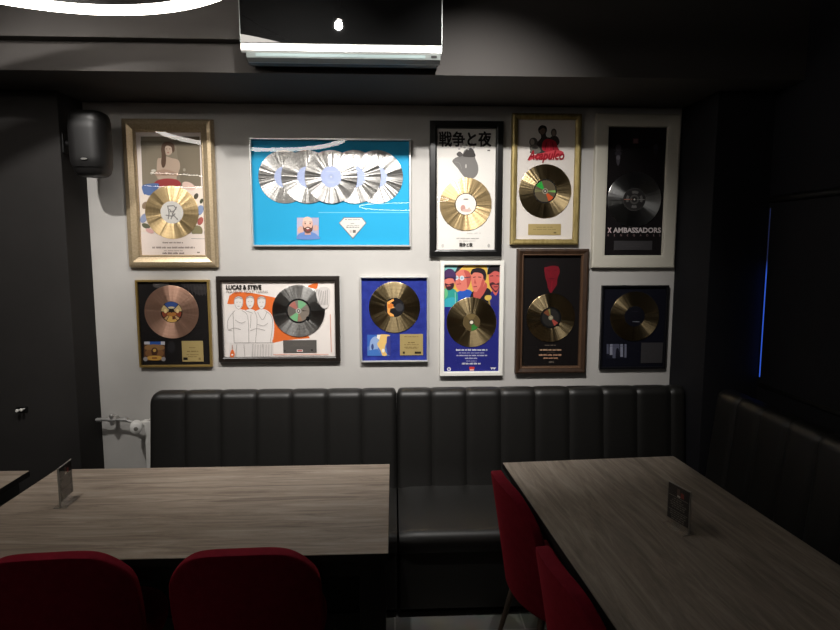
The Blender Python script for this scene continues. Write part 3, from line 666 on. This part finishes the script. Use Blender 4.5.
def lab(sh, ov, sec):
    ov(0,0,1,1,M['dksilver_rec']); ov(0,0,.97,.97,(58,56,55)); ov(0,0,.86,.86,(44,42,42)); g = (104,102,100); sec(.5,.72,60,110,g); sec(.5,.72,-20,30,g); sec(.5,.72,150,200,g); sec(.5,.72,-110,-70,g); sh([(-.9,.03),(-.2,.05),(-.2,-.03),(-.9,-.02)], (176,120,100)); sh([(.2,.03),(.95,.01),(.95,-.03),(.2,-.04)], (130,128,126)); sec(.25,.4,0,350,(84,82,80),24)
disc(t, Z, 484, 358, 96, M['dksilver_rec'], -.012, 42, lab, 'silver_record'); plaque(t, Z, 412, 507, 548, 540, M['plaque_smoke'], rows=[(.35,.6,3,2),(.6,.4,3,3)], rgb=(84,80,82)); pane(t, x0+.072, x1-.072, z0+.072, z1-.072)

# 6 small thin-gold frame, rose record -------------------------------------
Z = sheet(120,265,3.652)
t, q = award('framed_rose_gold_record', [(133.7,280.8),(209,279.3),(211,367),(139,368)], 'rose-gold record on black in a thin gold frame, leftmost of the lower row')
x0, x1, z0, z1 = moulding(t, q, [(0,0),(0,-.022),(.001,-.024),(.010,-.024),(.012,-.021),(.0125,-.010)], M['f_thin_gold'])
a = Art(Z); a.rect(48,48,336,384,(24,21,21))
a.poly([(120,66),(140,58),(166,60),(178,74),(150,84),(122,80)], (82,78,76), True); a.poly([(220,70),(260,60),(310,66),(318,100),(290,110),(262,96)], (50,46,46), True); a.line([(126,74),(160,66)], 3, (112,108,106)); a.oval(186,300,14,22,(38,36,38)); a.words(268,312,84,14,(62,58,56),3)
for k in range(7): a.line([(232+12*k,66),(240+12*k,112)], 2, (62,58,58), False)
a.build(t)
def lab(sh, ov, sec):
    ov(0,0,1,1,(46,36,30)); sec(.35,.97,50,130,(60,86,150)); sec(.3,.95,135,175,(206,180,128)); sec(.3,.95,5,45,(206,180,128)); sec(.3,.9,180,215,(140,66,44)); sec(.3,.9,-35,0,(140,66,44)); sec(.4,.95,-120,-60,(220,176,96)); sec(.3,.7,-85,-50,(96,52,36)); sec(.5,.9,220,236,(200,160,110)); sec(.5,.9,-56,-40,(200,160,110)); ov(0,.42,.3,.1,(226,206,160),14); ov(0,-.2,.42,.2,(180,120,60),16); ov(-.55,.1,.14,.2,(236,210,150),12); ov(.55,.1,.14,.2,(236,210,150),12)
disc(t, Z, 188, 172, 99, M['rose_rec'], -.012, 40, lab, 'rose_gold_record', (40,34,30))
a = Art(Z, -.0105); a.rect(87,280,163,350,(92,62,42)); a.poly([(87,280),(163,280),(163,292),(87,290)], (196,196,204)); a.rect(108,280,148,291,(52,92,170)); a.poly([(92,296),(124,290),(158,296),(154,310),(96,310)], (150,112,72), True); a.oval(104,322,13,12,(132,92,58)); a.oval(146,322,13,12,(132,92,58)); a.oval(125,316,12,14,(72,42,30)); a.oval(125,312,6,6,(200,160,84)); a.poly([(96,340),(110,332),(140,332),(154,340),(140,348),(110,348)], (204,156,74), True); a.oval(92,344,8,8,(150,148,150)); a.oval(158,344,8,8,(146,144,148)); a.rect(116,338,134,342,(110,40,30)); a.build(t, 'cover_card')
plaque(t, Z, 224, 278, 305, 353, M['plaque_gold'], rows=[(.32,.3,3,2),(.5,.5,4,3),(.66,.55,3,4),(.76,.4,3,6)], logos=[(.18,.86,16,9,(30,26,22)),(.82,.86,8,8,(150,128,84))], rgb=(134,112,70)); pane(t, x0+.011, x1-.011, z0+.011, z1-.011, -.0205)

# 7 LUCAS & STEVE -----------------------------------------------------------
t, q = award('framed_silver_record', [(215.2,276.6),(339.2,275.8),(340.2,361),(219,363.2)], 'silver record with pencil figures on orange, titled LUCAS & STEVE, in a dark landscape frame')
x0, x1, z0, z1 = moulding(t, q, [(0,0),(0,-.026),(.003,-.030),(.022,-.031),(.027,-.028),(.028,-.010)], M['f_espresso'])
a = Art(Z); a.rect(360,54,795,346,(236,228,222)); og = (226,112,52)
a.poly([(390,142),(399,112),(420,97),(480,102),(560,118),(604,130),(604,230),(690,262),(692,268),(600,276),(556,286),(550,230),(545,190),(520,168),(470,168),(440,162),(425,142),(405,144)], og)
a.poly([(685,78),(706,68),(722,66),(718,86),(704,86)], og, True)
w1, w2, dr = (234,228,224), (224,218,213), (150,144,140)
for cx, top, sc in ((432,118,1.12),(474,116,.95),(516,118,1.0)):
    a.poly([(cx-15*sc,top+18),(cx-12*sc,top+4),(cx,top-2),(cx+12*sc,top+4),(cx+15*sc,top+18),(cx+11*sc,top+36),(cx,top+44),(cx-11*sc,top+36)], w1, True)
for cx, s in ((474,.9),(518,1.),(432,1.15)):
    a.poly([(cx-38*s,186),(cx-14*s,164),(cx+14*s,164),(cx+38*s,188),(cx+44*s,240),(cx+30*s,286),(cx-30*s,286),(cx-42*s,240)], w1, True)
a.poly([(400,284),(560,284),(560,338),(396,338)], (226,220,216))
for cx, top in ((432,118),(474,116),(516,118)):
    a.line([(cx-15,top+20),(cx-13,top+2),(cx,top-3),(cx+13,top+2),(cx+15,top+20),(cx+10,top+36),(cx,top+44),(cx-10,top+36),(cx-15,top+20)], 1.3, dr)
    a.line([(cx-8,top+18),(cx-3,top+18)], 1.5, dr, False); a.line([(cx+3,top+18),(cx+8,top+18)], 1.5, dr, False); a.line([(cx-4,top+33),(cx+4,top+33)], 1.4, dr, False); a.line([(cx-13,top+6),(cx,top+1),(cx+13,top+6)], 3.5, (176,170,166))
for pts in ([(392,206),(402,186),(420,166)],[(444,166),(466,190),(470,286)],[(392,206),(394,236),(408,240)],[(412,170),(416,284)],[(456,166),(484,176)],[(490,168),(500,200),(494,284)],[(528,166),(552,186),(556,226),(548,284)],[(502,172),(520,200),(536,172)],[(396,238),(418,230),(440,236)],[(476,240),(500,232),(530,240)],[(416,284),(560,284)],[(420,200),(440,212),(458,206)],[(500,216),(524,222),(540,212)],[(426,290),(422,336)],[(452,290),(456,336)],[(486,288),(484,336)],[(520,288),(524,336)],[(478,180),(476,230)]): a.line(pts, 1.3, dr)
for k in range(8): a.line([(484+10*k,290),(482+10*k,334)], 4, (206,200,196), False)
for k in range(7): a.line([(716+7*k,100-4*abs(k-3)),(722+6*k,140+6*(k % 3))], 2.2, (168,162,158), False)
a.poly([(716,104),(728,84),(754,80),(768,98),(760,150),(742,158),(724,132)], (214,208,204), True)
for k in range(6): a.line([(722+7*k,96-3*abs(k-3)),(732+5*k,146)], 1.8, (140,134,130), False)
a.poly([(402,334),(404,318),(410,308),(418,320),(418,332),(410,338)], og, True); a.oval(410,328,4,3,w1); a.line([(410,308),(410,292)], 2, (150,80,60), False); a.line([(560,327),(762,326)], 2, (206,120,90), False); a.line([(772,318),(768,180)], 2, (206,130,100), False)
a.build(t); lettering(t, 'LUCAS & STEVE', Z, 387, 515, 74, 90, ink((34,30,28)), bold=.012, thick=.0016, y=-.0135); lettering(t, 'PERFECT FEAT. HARIS', Z, 387, 540, 94, 102, ink((150,140,134)), y=-.0135)
def lab(sh, ov, sec):
    ov(0,0,1,1,(28,26,26)); sec(0,.86,0,359,(128,118,108),30); sec(.2,.84,40,92,(120,176,130)); sec(.2,.84,110,150,(176,110,100)); sec(.2,.84,215,262,(120,180,130)); sec(.2,.84,-96,-70,(150,120,100)); sec(.2,.84,150,210,(104,98,92)); ov(0,0,.22,.22,(176,170,164)); ov(0,0,.14,.14,(50,46,44)); ov(.72,-.62,.14,.2,(14,13,13),12)
disc(t, Z, 652, 168, 96, M['silver_rec'], -.0125, 46, lab, 'silver_record'); plaque(t, Z, 595, 275, 718, 320, M['plaque_dark'], rows=[(.3,.4,3,2),(.45,.6,3,5)], logos=[(.5,.85,22,8,(226,214,208)),(.5,.85,16,4,(190,60,50)),(.06,.86,4,4,(40,36,34)),(.86,.8,8,6,(50,46,44))], rgb=(112,106,100)); pane(t, x0+.026, x1-.026, z0+.026, z1-.026)

# 8 royal-blue small frame ---------------------------------------------------
Z = sheet(345,250,4.665)
t, q = award('framed_dark_record', [(359.4,276.8),(428.2,276.8),(428.4,361.5),(361.4,363)], 'dark gold record on blue velvet with a square gold plaque in a thin silver frame')
x0, x1, z0, z1 = moulding(t, q, [(0,0),(0,-.028),(.001,-.030),(.006,-.030),(.008,-.026),(.0082,-.010)], M['f_silver'])
bv = noise_mix(mat('blue_velvet_board', (40,52,140), .85, spec=.15), (36,46,128), (50,64,158), (1,1,1), nscale=22)
a = Art(Z); a.rect(64,118,394,536,bv); a.build(t)
def lab(sh, ov, sec):
    ov(0,0,1,1,(26,24,26)); og = (240,170,90)
    sh([(-.75,.55),(-.1,.9),(-.05,.7),(-.42,.45),(-.42,.2),(-.1,.1),(-.05,-.05),(-.42,-.12),(-.5,-.5),(-.1,-.72),(-.05,-.95),(-.45,-.9),(-.72,-.55)], og); sh([(-.7,.3),(-.3,.42),(-.1,.25),(-.25,-.05),(-.65,-.1)], (214,120,50)); ov(.5,0,.42,.42,(54,54,58),20)
disc(t, Z, 231, 268, 119, M['dkgold_rec'], -.012, 46, lab, 'dark_gold_record', (110,106,100))
a = Art(Z, -.0105); a.rect(104,396,212,494,(96,128,196)); a.poly([(104,396),(150,396),(140,440),(104,452)], (60,104,190)); a.poly([(120,420),(146,404),(160,440),(140,480),(116,470)], (150,176,220), True); a.poly([(160,396),(204,396),(208,412),(190,440),(186,470),(196,490),(176,494),(166,470),(150,440),(160,420)], (236,196,120), True); a.poly([(104,470),(150,462),(170,494),(104,494)], (70,120,196)); a.oval(178,470,7,9,(246,240,226)); a.poly([(150,396),(166,396),(160,420),(148,410)], (244,236,224)); a.oval(128,452,6,14,(60,76,130)); a.poly([(196,404),(212,400),(212,494),(198,488),(192,450)], (62,66,140)); a.build(t, 'cover_card')
plaque(t, Z, 256, 393, 364, 491, M['plaque_gold'], rows=[(.12,.6,3,9),(.4,.3,5,3),(.5,.62,3,4),(.62,.6,4,5),(.68,.5,2.5,6)], logos=[(.17,.88,10,10,(60,50,36)),(.78,.88,30,10,(48,40,30))], rgb=(120,100,62)); pane(t, x0+.007, x1-.007, z0+.007, z1-.007)

# 9 four cartoon men ----------------------------------------------------------
t, q = award('framed_dark_record', [(439.2,261.2),(504.2,260.3),(503.2,376),(440.8,376)], 'dark gold record under four cartoon men on navy blue, in a white frame')
x0, x1, z0, z1 = moulding(t, q, [(0,0),(0,-.024),(.002,-.030),(.018,-.030),(.024,-.028),(.025,-.010)], M['f_white'])
a = Art(Z); a.rect(450,60,730,576,(38,42,128)); a.rect(450,60,730,76,(44,40,42))
a.rect(452,72,730,200,(228,186,84)); a.poly([(452,72),(530,72),(524,96),(500,120),(452,140)], (132,196,196)); a.poly([(662,72),(730,72),(730,110),(690,120),(668,100)], (120,150,170)); a.poly([(528,76),(556,72),(520,108),(506,116)], (60,54,60))
teal, tl2, skin, sk2, dkh, navy = (52,160,150), (110,196,140), (226,128,112), (198,92,84), (44,36,48), (40,46,120)
# second man, bald with glasses
a.poly([(516,208),(540,190),(580,186),(604,214),(604,262),(516,262)], (46,92,190), True); a.poly([(514,120),(524,102),(548,92),(574,98),(586,120),(584,152),(572,180),(550,192),(526,184),(514,156)], skin, True); a.poly([(556,96),(578,100),(590,124),(584,156),(572,176),(566,130)], sk2, True)
a.oval(521,130,10,10,(236,236,240)); a.oval(546,131,11,11,(236,236,240)); a.oval(521,130,6,6,(170,196,214)); a.oval(546,131,7,7,(170,196,214)); a.line([(556,130),(586,126)], 4, (70,64,80), False); a.line([(530,129),(536,129)], 3, (70,64,80), False); a.line([(522,160),(542,158)], 4, (176,66,66), False); a.line([(536,138),(532,150),(538,152)], 2.5, sk2)
# third man
a.poly([(580,250),(588,206),(610,188),(668,178),(690,220),(694,266),(584,266)], (34,30,40), True); a.poly([(606,180),(648,150),(664,170),(636,222),(614,238),(600,222)], sk2, True)
a.poly([(592,108),(610,96),(640,98),(652,122),(652,156),(638,182),(612,196),(598,186),(590,150)], skin, True); a.poly([(586,106),(596,90),(622,83),(650,92),(660,116),(656,142),(646,136),(644,116),(626,106),(602,106),(592,116)], (40,32,40), True); a.poly([(640,140),(650,136),(648,160),(640,182),(616,196),(632,168)], sk2, True); a.line([(600,172),(616,170)], 4, (140,50,54), False); a.line([(598,128),(610,126)], 3.5, (70,34,40), False); a.line([(622,126),(636,128)], 3.5, (70,34,40), False); a.poly([(606,132),(602,156),(614,158)], sk2)
# fourth man
a.poly([(676,262),(678,210),(696,180),(730,176),(730,266)], (46,46,124), True); a.poly([(672,104),(690,92),(716,92),(728,108),(730,150),(716,190),(704,212),(690,196),(674,160)], (206,98,92), True); a.poly([(664,112),(670,84),(690,70),(718,70),(730,84),(730,106),(700,98),(676,112)], (34,30,34), True); a.poly([(674,160),(690,150),(704,158),(724,150),(728,160),(716,184),(704,198),(690,186)], (70,40,46), True); a.poly([(684,166),(704,162),(718,168),(704,190)], (196,88,84), True); a.line([(694,172),(714,172)], 4, (70,40,46), False); a.line([(678,122),(692,120)], 4, (60,30,36), False); a.line([(706,120),(722,122)], 4, (60,30,36), False)
a.poly([(652,222),(660,212),(680,212),(684,224),(674,236),(658,234)], (220,188,90), True); a.line([(672,234),(676,270)], 8, (150,128,70), False)
# first man with cap
a.poly([(452,196),(474,178),(508,182),(526,206),(524,244),(510,268),(452,268)], teal, True); a.poly([(452,190),(474,184),(480,210),(460,236),(452,236)], tl2, True); a.poly([(452,240),(500,220),(520,236),(500,268),(452,268)], (60,172,190), True); a.line([(514,196),(516,262)], 3, (150,214,196), False)
a.poly([(462,140),(500,130),(512,148),(506,170),(492,184),(474,180),(464,164)], skin, True); a.poly([(458,132),(462,104),(482,88),(506,94),(518,118),(514,150),(504,134),(480,128)], (78,52,96), True); a.poly([(466,156),(484,160),(506,154),(508,170),(494,186),(476,184)], (64,36,44), True); a.line([(474,168),(492,166)], 5, (196,96,90), False); a.poly([(452,134),(486,124),(514,128),(512,134),(484,132),(456,142)], (60,42,76), True)
a.poly([(450,266),(730,260),(730,576),(450,576)], (38,42,128))
wh = (222,220,228); a.words(518,664,466,8,wh,2,4); a.words(532,652,480,5,(170,170,200),3); a.words(520,664,492,6,(196,194,214),4); a.words(560,622,505,6,(196,194,214),5); a.words(566,614,518,4,(160,160,196),6); a.words(546,634,530,8,wh,7,4)
a.oval(485,556,9,9,wh,20); a.oval(485,556,5,5,(120,124,170),16); a.rect(580,545,604,556,(206,60,56)); a.rect(582,556,602,563,(226,180,170)); a.poly([(678,548),(706,548),(696,558),(690,552),(684,558)], wh)
a.build(t)
def lab(sh, ov, sec):
    ov(0,0,1,1,M['dkgold_rec']); ov(0,0,.95,.95,(96,80,50)); sec(.25,.92,-90,-40,(52,130,56)); sec(.25,.92,60,130,(120,102,66)); ov(0,0,.3,.3,(26,22,18)); ov(0,0,.2,.2,(230,220,196))
disc(t, Z, 590, 337, 116, M['dkgold_rec'], -.0155, 42, lab, 'dark_gold_record', (236,228,206)); pane(t, x0+.023, x1-.023, z0+.023, z1-.023)

# 10 walnut frame, red face -----------------------------------------------------
Z = sheet(500,240,4.347)
t, q = award('framed_dark_record', [(515.8,249.5),(588,248),(587,373),(516.8,374)], 'dark record under a red-lit man\'s face on black, in a brown walnut frame')
x0, x1, z0, z1 = moulding(t, q, [(0,0),(0,-.026),(.004,-.034),(.012,-.037),(.020,-.034),(.030,-.030)], M['f_walnut'])
moulding(t, q, [(.030,-.030),(.034,-.031),(.038,-.028),(.042,-.020),(.0425,-.010)], M['f_walnut_lip'], 'inner_lip')
a = Art(Z); a.rect(96,62,360,560,(18,14,14))
a.poly([(194,120),(204,108),(226,104),(246,108),(258,122),(261,140),(254,160),(250,176),(248,196),(236,214),(222,231),(210,210),(206,186),(198,160)], (116,20,33), True)
a.poly([(190,116),(200,100),(226,94),(254,100),(264,118),(250,114),(226,112),(202,118)], (26,14,16), True); a.poly([(202,160),(216,166),(238,166),(252,158),(248,176),(228,186),(210,182)], (112,16,30), True); a.line([(202,132),(218,134)], 5, (110,14,28), False); a.line([(234,134),(250,132)], 5, (110,14,28), False); a.line([(224,136),(220,152),(230,154)], 3, (130,18,34)); a.line([(214,168),(238,168)], 4, (90,12,24), False); a.line([(228,178),(224,222)], 3, (140,20,38), False)
a.words(196,244,458,4,(120,108,96),2); a.words(174,268,478,7,(196,160,130),3); a.words(206,244,488,3,(90,74,62),4); a.words(170,270,500,7,(196,150,120),5); a.words(190,254,514,6,(186,142,112),6); a.words(214,234,531,7,(120,110,100),7)
a.build(t)
def lab(sh, ov, sec):
    ov(0,0,1,1,(12,11,11)); ov(0,0,.82,.82,(40,38,36)); sec(.25,.84,112,146,(120,70,44)); sec(.25,.84,96,110,(130,120,70)); sec(.25,.84,-66,-34,(170,72,62)); ov(0,0,.22,.22,(150,140,116)); ov(.7,-.72,.12,.12,(5,5,5),12)
disc(t, Z, 221, 338, 105, M['blkgold_rec'], -.012, 46, lab, 'dark_gold_record', (196,184,150)); pane(t, x0+.041, x1-.041, z0+.041, z1-.041)

# 11 dark navy frame, bottom right -----------------------------------------------
t, q = award('framed_dark_record', [(602,286.5),(669.3,284.5),(667,368.8),(601,370)], 'near-black record with two shining patches in a small dark navy frame, bottom right')
x0, x1, z0, z1 = moulding(t, q, [(0,0),(0,-.020),(.001,-.022),(.010,-.022),(.012,-.020),(.0125,-.010)], M['f_navy'])
a = Art(Z); a.rect(436,186,742,572,(15,16,28)); a.words(574,604,310,2.5,(70,72,84),3); a.build(t)
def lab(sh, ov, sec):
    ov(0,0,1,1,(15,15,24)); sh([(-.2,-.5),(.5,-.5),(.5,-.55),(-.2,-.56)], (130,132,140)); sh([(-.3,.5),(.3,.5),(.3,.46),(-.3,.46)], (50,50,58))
disc(t, Z, 586, 332, 106, M['blkgold_rec'], -.012, 44, lab, 'dark_gold_record', (30,30,36))
a = Art(Z, -.0105); a.rect(464,452,551,516,(24,26,40)); 
for u0, u1, v1, c in ((465,474,496,(92,94,112)),(478,512,500,(150,152,170)),(524,536,508,(140,142,160)),(542,551,512,(110,112,130)),(490,520,514,(90,92,110))): a.rect(u0, 453, u1, v1, c)
a.poly([(506,478),(512,470),(518,478),(520,512),(504,512)], (26,26,38), True); a.line([(465,462),(551,462)], 2, (80,82,100), False); a.build(t, 'cover_card')
plaque(t, Z, 616, 447, 706, 535, M['plaque_smoke'], rows=[(.3,.4,3,2),(.5,.6,3,3),(.66,.5,3,4)], rgb=(78,76,76)); pane(t, x0+.011, x1-.011, z0+.011, z1-.011, -.0195)

# ------------------------------------------------------------------ lamps
EM = bpy.data.materials.new('led_diffuser'); EM.use_nodes = True
EMB = EM.node_tree.nodes['Principled BSDF']; EMB.inputs['Emission Color'].default_value = lin((255,247,237))+(1,)
EMB.inputs['Emission Strength'].default_value = 14.0
EMB.inputs['Base Color'].default_value = (.9,.9,.9,1)
def ring_lamp(x, y, z, R, label, r=.022):
    t = thing('ring_lamp', (x,y,z), label, 'lamp', 'large ring lamps under the ceiling')
    b = MB(); n = 96; rows = []
    for k in range(n):
        a = 2*PI*k/n; row = []
        for j in range(12):
            p = 2*PI*j/12; row.append(((R+r*math.cos(p))*math.cos(a), (R+r*math.cos(p))*math.sin(a), r*math.sin(p)))
        rows.append(row)
    rows.append(rows[0]); b.grid(rows, EM, True); b.build('diffuser', t, smooth=True)
    b = MB(); rows = []
    for k in range(n+1):
        a = 2*PI*k/n; rows.append([((R+dx)*math.cos(a), (R+dx)*math.sin(a), dz) for dx, dz in ((-.014,.016),(.014,.016),(.014,.034),(-.014,.034))])
    b.grid(rows, M['lamp_housing'], True); b.build('housing', t)
    for k in range(3):
        a = 2*PI*k/3+.5; b = MB(); b.tube([(R*math.cos(a),R*math.sin(a),.03), (.05*math.cos(a),.05*math.sin(a),ZC-z-.02)], .0018, M['cable'], 6); b.build('suspension_cable', t)
    b = MB(); b.lathe([(0,0),(.09,0),(.09,.03),(0,.03)], M['lamp_housing'], 32, Matrix.Translation((0,0,ZC-z-.03))); b.build('ceiling_canopy', t, smooth=True)
    return t
ring_lamp(-1.13,-1.63,2.695,.755, 'large glowing white ring lamp hung at the upper left in front of the soffit', .019)
ring_lamp(-3.05,-5.0,2.70,.80, 'glowing ring lamp behind the viewer on the left, reflected in the champagne frame', .007)
ring_lamp(.2,-7.6,2.60,.80, 'glowing ring lamp far behind the viewer, reflected in the blue picture', .009)

def spot_lamp(x, y, aim, power, half, blend, label, color=(1,.965,.92), rad=.02):
    z = ZC-.16; t = thing('ceiling_spotlight', (x,y,ZC), label, 'spotlight', 'spotlights on the ceiling')
    d = (Vector(aim)-Vector((x,y,z))).normalized(); q = d.to_track_quat('-Z', 'Y').to_matrix().to_4x4()
    b = MB(); b.lathe([(0,-.012),(.045,-.012),(.045,0),(0,0)], M['black_metal'], 24); b.build('base', t, smooth=True)
    b = MB(); b.tube([(0,0,-.01), (0,0,-.11)], .008, M['black_metal']); b.build('stem', t, smooth=True)
    b = MB(); b.lathe([(0,.06),(.030,.06),(.034,.05),(.036,-.05),(.033,-.05),(.031,.0),(0,.0)], M['black_metal'], 32, Matrix.Translation((0,0,-.16)) @ q); b.build('lamp_head', t, smooth=True)
    lens = bpy.data.materials.get('spot_lens') or mat('spot_lens', (255,246,232), .3, emit=50.)
    b = MB(); b.lathe([(0,-.004),(.012,-.004),(.014,-.001)], lens, 24, Matrix.Translation((0,0,-.16)) @ q); b.build('lens', t)
    ld = bpy.data.lights.new('spot_beam', 'SPOT'); ld.energy = power; ld.spot_size = 2*half; ld.spot_blend = blend; ld.shadow_soft_size = rad; ld.color = color
    lo = bpy.data.objects.new('spot_beam', ld); COL.objects.link(lo); lo.parent = t
    lo.matrix_local = Matrix.Translation(Vector((0,0,-.16))+d*.055) @ q
    return t
spot_lamp(-.29,-1.59,(-.45,0,1.3), 100, math.radians(42), .9, 'black ceiling spotlight reflected in the air conditioner front')
spot_lamp(-1.6,-1.59,(-1.4,0,1.3), 75, math.radians(42), .9, 'black ceiling spotlight aimed at the champagne frame')
spot_lamp(.31,-1.59,(.42,0,1.45), 135, math.radians(40), 1., 'black ceiling spotlight aimed at the Japanese-titled record')

# ------------------------------------------------------------------ world and view
w = bpy.data.worlds.new('world'); S.world = w; w.use_nodes = True
w.node_tree.nodes['Background'].inputs[0].default_value = (.01,.01,.012,1); w.node_tree.nodes['Background'].inputs[1].default_value = .3
S.view_settings.view_transform = 'Standard'; S.view_settings.look = 'None'; S.view_settings.gamma = 1; S.view_settings.use_curve_mapping = False
S.view_settings.exposure = .22
